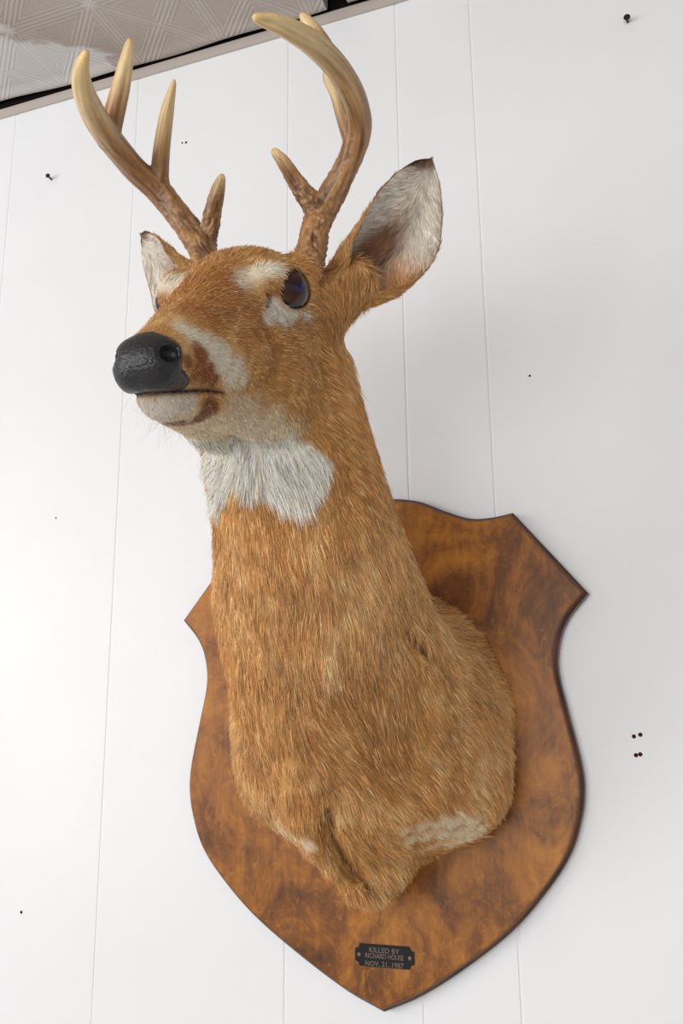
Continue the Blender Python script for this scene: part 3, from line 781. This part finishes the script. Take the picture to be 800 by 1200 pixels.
# ------------------------------------------------------------------ antlers
def antler(s_, chains, label, seed):
    pts_all = np.concatenate([[p for p, r_ in ch] for ch in chains])
    lo_, hi_ = pts_all.min(0)-.02, pts_all.max(0)+.02
    fd = Field(lo_, hi_, .0012)
    segs_ = []
    for ci, ch in enumerate(chains):
        full = cr([np.concatenate([p, [r_]]) for p, r_ in ch], 7)
        for a, b_ in zip(full, full[1:]):
            segs_.append((a, b_, ci))
            fd.op((lambda P, a=a, b_=b_: rcone(P, a[:3], b_[:3], a[3], b_[3])), np.minimum(a[:3], b_[:3])-.016, np.maximum(a[:3], b_[:3])+.016, .0022 if True else .004)
    # base height for pearling
    base = chains[0][0][0]
    Vp, Qp = fd.mesh(); Vp = smooth_mesh(np.array(Vp, float), Qp, 1)
    Np, _ = vnormals(Vp, Qp)
    if ((Vp-Vp.mean(0))*Np).sum() < 0: Qp = Qp[:, ::-1].copy(); Np = -Np
    # nearest segment parameters
    best = np.full(len(Vp), 1e9); tan = np.zeros_like(Vp); rad = np.zeros(len(Vp)); cid = np.zeros(len(Vp)); al = np.zeros(len(Vp)); acc = {}
    cen = np.zeros_like(Vp)
    for a, b_, ci in segs_:
        ab = b_[:3]-a[:3]; L_ = np.linalg.norm(ab); t = np.clip(((Vp-a[:3])@ab)/(L_*L_), 0, 1)
        c = a[:3]+t[:, None]*ab; d = np.linalg.norm(Vp-c, axis=1)-(a[3]+(b_[3]-a[3])*t)
        m = d < best; best[m] = d[m]; tan[m] = ab/L_; rad[m] = (a[3]+(b_[3]-a[3])*t)[m]; cid[m] = ci; cen[m] = c[m]
        acc.setdefault(ci, 0.); al[m] = acc[ci]+(t*L_)[m]; acc[ci] += L_
    # streaky coordinate: angle about the beam, stretched along it
    ref = nrm(np.array([.3, .2, .9])); e1 = np.cross(tan, ref); e1 /= np.linalg.norm(e1, axis=1)[:, None]+1e-9; e2 = np.cross(tan, e1)
    rel = Vp-cen; th = np.arctan2((rel*e1).sum(1), (rel*e2).sum(1))
    Pn = np.stack([np.cos(th)*3.6, np.sin(th)*3.6, al*24.+cid*7], 1)
    streak = fbm(Pn, 1., seed, 3); fine = fbm(np.stack([np.cos(th)*4, np.sin(th)*4, al*150.+cid*7], 1), 1., seed+50, 2)
    db = np.linalg.norm(Vp-base, axis=1)
    rough = np.clip(1-db/.12, 0, 1)**.7
    if len(chains) > 1:
        rough = np.maximum(rough, (cid == 1)*sstep(1.0, .3, al/max(acc[1], 1e-6))*.9)
    ridge = (1-np.abs(streak)*2.2)
    Vp = Vp+Np*((np.clip(ridge, -1, 1)*.0013+fine*.0016+noise(Vp, 420., 8)*.0010)*rough+streak*.0009-.0006*rough)[:, None]*np.minimum(rad/.008, 1)[:, None]
    burr = np.exp(-((db-.006)/.0045)**2)*(cid == 0)
    Vp = Vp+Np*(burr*(.0022+.0018*noise(Vp, 330., 4)))[:, None]
    tot = np.array([acc[int(c)] for c in cid]); fr = al/tot
    pale = np.clip(sstep(.35, .95, np.where(cid == 0, fr, .25+fr*.8)), 0, 1)
    pale = np.where(cid == 1, sstep(.55, 1.1, fr), pale)
    cB = srgb(144, 104, 66); cM = srgb(180, 144, 98); cP = srgb(222, 194, 142); cT = srgb(234, 194, 130)
    Cc = mixc(np.tile(cB, (len(Vp), 1)), sstep(.0, .5, pale+.0), cM); Cc = mixc(Cc, sstep(.35, 1., pale), cP); Cc = mixc(Cc, sstep(.94, 1., fr)*.7, cT)
    Cc = Cc*np.clip(1+1.1*streak*(1-.6*pale)+.35*fine*rough+.12*fine, .35, 1.6)[:, None]
    Cc = mixc(Cc, np.clip(fine*1.4-.2, 0, 1)*rough*.6, srgb(206, 164, 108))
    Cc = mixc(Cc, np.clip(-fine*1.6-.3, 0, 1)*rough*.6, srgb(66, 36, 20))
    o = mesh_obj('antler', Vp, Qp, mAntler); set_col(o.data, 'col', Cc)
    sub_of_body(o); o['label'] = label
def A_(u, v, h, r_): return (hnear(u, v, h), r_)
# near antler (deer's left)
bN = [(h2w((-.2505, .0465, .088)), .0125), A_(364, 300, (-.253, .049, .098), .0118), A_(371, 262, (-.268, .052, .122), .0115), A_(384, 236, (-.274, .060, .140), .0112), A_(401, 205, (-.272, .076, .160), .0098),
      A_(417, 168, (-.265, .091, .182), .0098), A_(421, 140, (-.255, .098, .194), .0094), A_(412, 108, (-.232, .101, .206), .0092), A_(392, 76, (-.205, .099, .216), .0092),
      A_(365, 50, (-.172, .094, .224), .0086), A_(332, 31, (-.135, .082, .230), .0064), A_(312, 24, (-.118, .072, .233), .0044), A_(299, 20.5, (-.105, .066, .235), .0022)]
browN = [A_(373, 250, (-.270, .053, .130), .0085), A_(360, 232, (-.266, .046, .145), .0080), A_(345, 210, (-.258, .036, .163), .0062), A_(332, 190, (-.252, .029, .173), .0048), A_(321, 177, (-.250, .025, .179), .0026)]
g2N = [A_(416, 172, (-.264, .090, .182), .0080), A_(404, 138, (-.262, .084, .200), .0068), A_(396, 112, (-.256, .078, .222), .0058), A_(386, 92, (-.250, .070, .245), .0048), A_(384, 80, (-.244, .064, .262), .0024)]
g3N = [A_(388, 72, (-.203, .098, .216), .0068), A_(376, 48, (-.200, .088, .240), .0056), A_(364, 30, (-.197, .079, .259), .0042), A_(354, 18, (-.195, .073, .272), .0022)]
antler(1, [bN, browN, g2N, g3N], 'near antler, curling forward at the top', 3)
bF = [(h2w((-.2505, -.0465, .088)), .0120), A_(239, 304, (-.253, -.049, .098), .0115), A_(233, 285, (-.262, -.052, .115), .0112), A_(211, 255, (-.274, -.066, .142), .0104), A_(184, 222, (-.268, -.086, .176), .0108),
      A_(158, 198, (-.252, -.095, .188), .0102), A_(133, 168, (-.222, -.100, .204), .0102), A_(113, 140, (-.180, -.098, .218), .0098), A_(99, 110, (-.140, -.086, .228), .0078), A_(95, 84, (-.118, -.074, .233), .0056), A_(101, 61.5, (-.105, -.066, .235), .0022)]
browF = [A_(240, 292, (-.262, -.051, .118), .0080), A_(245, 268, (-.262, -.043, .140), .0072), A_(251, 240, (-.256, -.034, .160), .0062), A_(256, 220, (-.252, -.028, .172), .0046), A_(260, 206.5, (-.250, -.025, .179), .0022)]
g2F = [A_(188, 226, (-.267, -.085, .178), .0080), A_(187, 205, (-.264, -.082, .190), .0072), A_(190, 170, (-.256, -.076, .220), .0066), A_(196, 130, (-.248, -.068, .250), .0052), A_(204, 95, (-.241, -.061, .272), .0018)]
g3F = [A_(126, 165, (-.215, -.099, .206), .0080), A_(132, 140, (-.208, -.092, .222), .0080), A_(141, 105, (-.202, -.084, .244), .0068), A_(148, 72, (-.198, -.078, .262), .0048), A_(152, 47.5, (-.195, -.073, .272), .0020)]
antler(-1, [bF, browF, g2F, g3F], 'far antler with three long upright tines', 9)
log('antlers')

# ------------------------------------------------------------------ fur
def guide_dirs(P, N_):
    """hair flow: backwards over the head, down the neck, outwards on the chest"""
    q = w2h(P)
    axis = np.array([p[0] for p in NECK]); tang = np.gradient(axis, axis=0); tang /= np.linalg.norm(tang, axis=1)[:, None]
    d2 = ((P[:, None, :]-axis[None])**2).sum(-1); w = np.exp(-d2/(.05**2))+1e-12
    nd = (w[..., None]*tang[None]).sum(1)/w.sum(1)[:, None]
    nd[:, 2] -= .25
    lowz = sstep(.09, -.02, P[:, 2])
    side_ = (P[:, 0]+.40)
    nd = nd*(1-lowz[:, None])+lowz[:, None]*np.stack([side_*5.0, .55+0*side_, -1.0+0*side_], 1)
    back = -RH[:, 0]; hd = np.tile(back, (len(P), 1))+(-RH[:, 2])*(.25+.55*sstep(.03, -.03, q[:, 2]))[:, None]
    # curl around the eye
    hw = sstep(-.285, -.215, q[:, 0])*sstep(.17, .23, P[:, 2]+.0*q[:, 0])
    G_ = nd*(1-hw)[:, None]+hd*hw[:, None]
    sw = np.stack([noise(P, 22., 60), noise(P, 22., 61), noise(P, 22., 62)], 1)*.30+np.stack([noise(P, 75., 63), noise(P, 75., 64), noise(P, 75., 65)], 1)*.16
    G_ = G_/np.linalg.norm(G_, axis=1)[:, None]+sw
    G_ -= N_*(G_*N_).sum(1)[:, None]
    return G_/(np.linalg.norm(G_, axis=1)[:, None]+1e-9)
def strands(P, N_, dirs, L, Cc, lift, npt=5):
    n = len(P); dn = dirs/(np.linalg.norm(dirs, axis=1)[:, None]+1e-9)
    jit = rng.normal(0, .13, (n, 3)); d0 = dn+jit*.6+N_*np.asarray(lift).reshape(-1, 1)*(.6+.8*rng.random(n))[:, None]
    d0 /= np.linalg.norm(d0, axis=1)[:, None]
    bend = -N_*(np.asarray(lift).reshape(-1, 1))*1.2+rng.normal(0, .12, (n, 3))
    t = np.linspace(0, 1, npt)[None, :, None]
    return P[:, None, :]-N_[:, None, :]*.0006+(d0[:, None, :]*t+bend[:, None, :]*t*t*.45)*L[:, None, None]
if FUR:
    tri_ = np.concatenate([Q1[:, [0, 1, 2]], Q1[:, [0, 2, 3]]])
    Vt = V1[tri_]; cr_ = np.cross(Vt[:, 1]-Vt[:, 0], Vt[:, 2]-Vt[:, 0]); area = np.linalg.norm(cr_, axis=1)/2
    cen = Vt.mean(1); qh = w2h(cen); isn = nosemask(qh) > .4
    hw = sstep(-.285, -.235, qh[:, 0])*sstep(.18, .23, cen[:, 2])
    dens = 1+1.0*hw+1.6*sstep(-.16, -.10, qh[:, 0])
    dens[isn] = 0; dens[cen[:, 1] > -.012] = 0
    qa = np.abs(qh[:, 1]); de = np.linalg.norm(np.stack([qh[:, 0]-EYE[0], qa-EYE[1], qh[:, 2]-EYE[2]], 1), axis=1); dens[de < ER+.0016] = 0
    for ys in (1, -1): dens[np.linalg.norm(cen-h2w((-.2525, .0485*ys, .096)), axis=1) < .0150] = 0
    inmouth = (np.abs(qh[:, 2]-mouthz(qh[:, 0])) < .0016) & (qh[:, 0] > -.088); dens[inmouth] = 0
    # fewer hairs where the chest faces the board or the ceiling (never seen from the room)
    NT = 300000
    w = area*dens; w /= w.sum()
    pick = rng.choice(len(w), NT, p=w); r1 = np.sqrt(rng.random(NT)); r2 = rng.random(NT)
    bc = np.stack([1-r1, r1*(1-r2), r1*r2], 1)
    P = (Vt[pick]*bc[:, :, None]).sum(1); N_ = (N1[tri_[pick]]*bc[:, :, None]).sum(1); N_ /= np.linalg.norm(N_, axis=1)[:, None]
    q = w2h(P); G_ = guide_dirs(P, N_)
    L = np.full(NT, .0155)
    hw = sstep(-.285, -.215, q[:, 0])*sstep(.17, .23, P[:, 2])
    L = L*(1-hw)+hw*np.interp(q[:, 0], [-.30, -.22, -.15, -.08, -.03, 0], [.014, .0085, .0060, .0048, .0036, .0024])
    thr = blobmask(P, bThroat, .4, .2, 12); L = np.maximum(L, thr*.017)
    sk = blobmask(P, bSkin, .4, .35, 13); L *= 1-.55*sk
    L *= .65+.7*rng.random(NT)
    clump = noise(P, 150., 77)*.5+noise(P, 60., 78)*.5
    lift = .13+.10*clump+.02*rng.random(NT)+.08*thr; lift = np.clip(lift, .04, .5)
    Cc = coat(P+G_*.003, N_, True)
    var = 1+.22*rng.normal(0, 1, NT)+.22*clump
    Cc = Cc*np.clip(var, .45, 1.7)[:, None]
    lightm = rng.random(NT) < .11; Cc[lightm] = Cc[lightm]*.5+cTanL*.62
    face = sstep(-.27, -.2, q[:, 0])*sstep(.17, .23, P[:, 2])
    Cc = Cc*np.clip(1+face*rng.normal(0, .26, NT), .4, 1.8)[:, None]
    lift = lift+face*.16
    hairsets.append((P, N_, G_, L, Cc, lift))
    pts = []; cols = []; rads = []
    for i, (P, N_, G_, L, Cc, lift) in enumerate(hairsets):
        S_ = strands(P, N_, G_, L, Cc, lift)
        # lock neighbouring hairs into small tufts
        nc = 60000 if i == 2 else 3500
        seeds = rng.choice(len(P), nc, replace=False); kd = KDTree(nc)
        for j_, sd in enumerate(seeds): kd.insert(P[sd], j_)
        kd.balance()
        own = np.array([kd.find(p)[1] for p in P]); par = seeds[own]
        wgt = np.clip(L*30, 0, .50)*(.5+.5*rng.random(len(P)))
        tt_ = np.linspace(0, 1, S_.shape[1])[None, :, None]
        off_ = S_[par]-P[par][:, None, :]
        tgt = P[par][:, None, :]+off_*(L/np.maximum(L[par], 1e-5))[:, None, None]
        S_ = S_+(tgt-S_)*tt_*wgt[:, None, None]
        S_ = S_+N_[:, None, :]*(tt_*(L*.07*rng.normal(0, 1, nc)[own])[:, None, None])
        Cc = Cc*np.clip(1+.15*rng.normal(0, 1, nc)[own]*np.clip(L*90, .3, 1), .5, 1.6)[:, None]
        pts.append(S_)
        v_ = 1+.16*rng.normal(0, 1, len(P)) if i < 2 else 1
        cols.append(np.clip(Cc*(v_ if np.isscalar(v_) else v_[:, None]), 0, 1)); rads.append(np.clip(L*.021, .00012, .00020))
    # chin whiskers
    m_ = 90; xs_ = -.02-.05*rng.random(m_); ss_ = np.where(rng.random(m_) < .5, 1, -1)
    wp, wn = [], []
    for x_, s_ in zip(xs_, ss_):
        o_ = h2w((x_, s_*rng.uniform(0, .012), -.08)); d_ = RH[:, 2]
        r_ = bvh.ray_cast(Vector(o_), Vector(d_))
        if r_[0] is not None: wp.append(np.array(r_[0])); wn.append(-d_)
    wp = np.array(wp); wn = np.array(wn); wd = np.tile(RH[:, 0]*.3-RH[:, 2]*.4, (len(wp), 1))+rng.normal(0, .35, (len(wp), 3))
    pts.append(strands(wp, wn, wd, rng.uniform(.01, .03, len(wp)), None, np.full(len(wp), .4))); cols.append(np.tile(srgb(190, 176, 160), (len(wp), 1))); rads.append(np.full(len(wp), .00005))
    pts = np.concatenate(pts); cols = np.concatenate(cols); rads = np.concatenate(rads)
    n, k = pts.shape[:2]
    hc = bpy.data.hair_curves.new('fur'); hc.add_curves([k]*n)
    hc.points.foreach_set('position', pts.astype(np.float32).ravel())
    rp = rads[:, None]*np.array([1, 1, .85, .6, .15])[None, :]
    ra = hc.attributes.get('radius') or hc.attributes.new('radius', 'FLOAT', 'POINT'); ra.data.foreach_set('value', rp.astype(np.float32).ravel())
    ca = hc.attributes.new('col', 'FLOAT_COLOR', 'CURVE')
    ca.data.foreach_set('color', np.concatenate([cols, np.ones((n, 1))], 1).astype(np.float32).ravel())
    hc.materials.append(mFur)
    fo = bpy.data.objects.new('fur', hc); COL.objects.link(fo); sub_of_body(fo); fo['kind'] = 'stuff'; fo['label'] = 'short tawny coat'
    scene.cycles_curves.shape = 'RIBBONS'
    log('fur', n)

# ------------------------------------------------------------------ light
w = bpy.data.worlds.new('world'); scene.world = w; w.use_nodes = True
bg = w.node_tree.nodes['Background']; bg.inputs[0].default_value = (.90, .95, 1, 1); bg.inputs[1].default_value = .5
def area(name, loc, target, size, power, col):
    l = bpy.data.lights.new(name, 'AREA'); l.shape = 'RECTANGLE'; l.size, l.size_y = size; l.energy = power; l.color = col
    o = bpy.data.objects.new(name, l); COL.objects.link(o); o.location = loc
    o.rotation_euler = (Vector(target)-Vector(loc)).to_track_quat('-Z', 'Y').to_euler()
    return o
area('window_light_left', (-2.1, -1.8, .30), (-.4, 0, .1), (1.2, 1.0), 19, (1, .985, .97))
area('window_light_front', (-.5, -3.0, .15), (-.4, 0, .1), (2.0, 1.2), 35, (1, .985, .97))
scene.view_settings.view_transform = 'Standard'; scene.view_settings.look = 'None'; scene.view_settings.gamma = 1.; scene.view_settings.use_curve_mapping = False
scene.view_settings.exposure = .05
log('scene done')
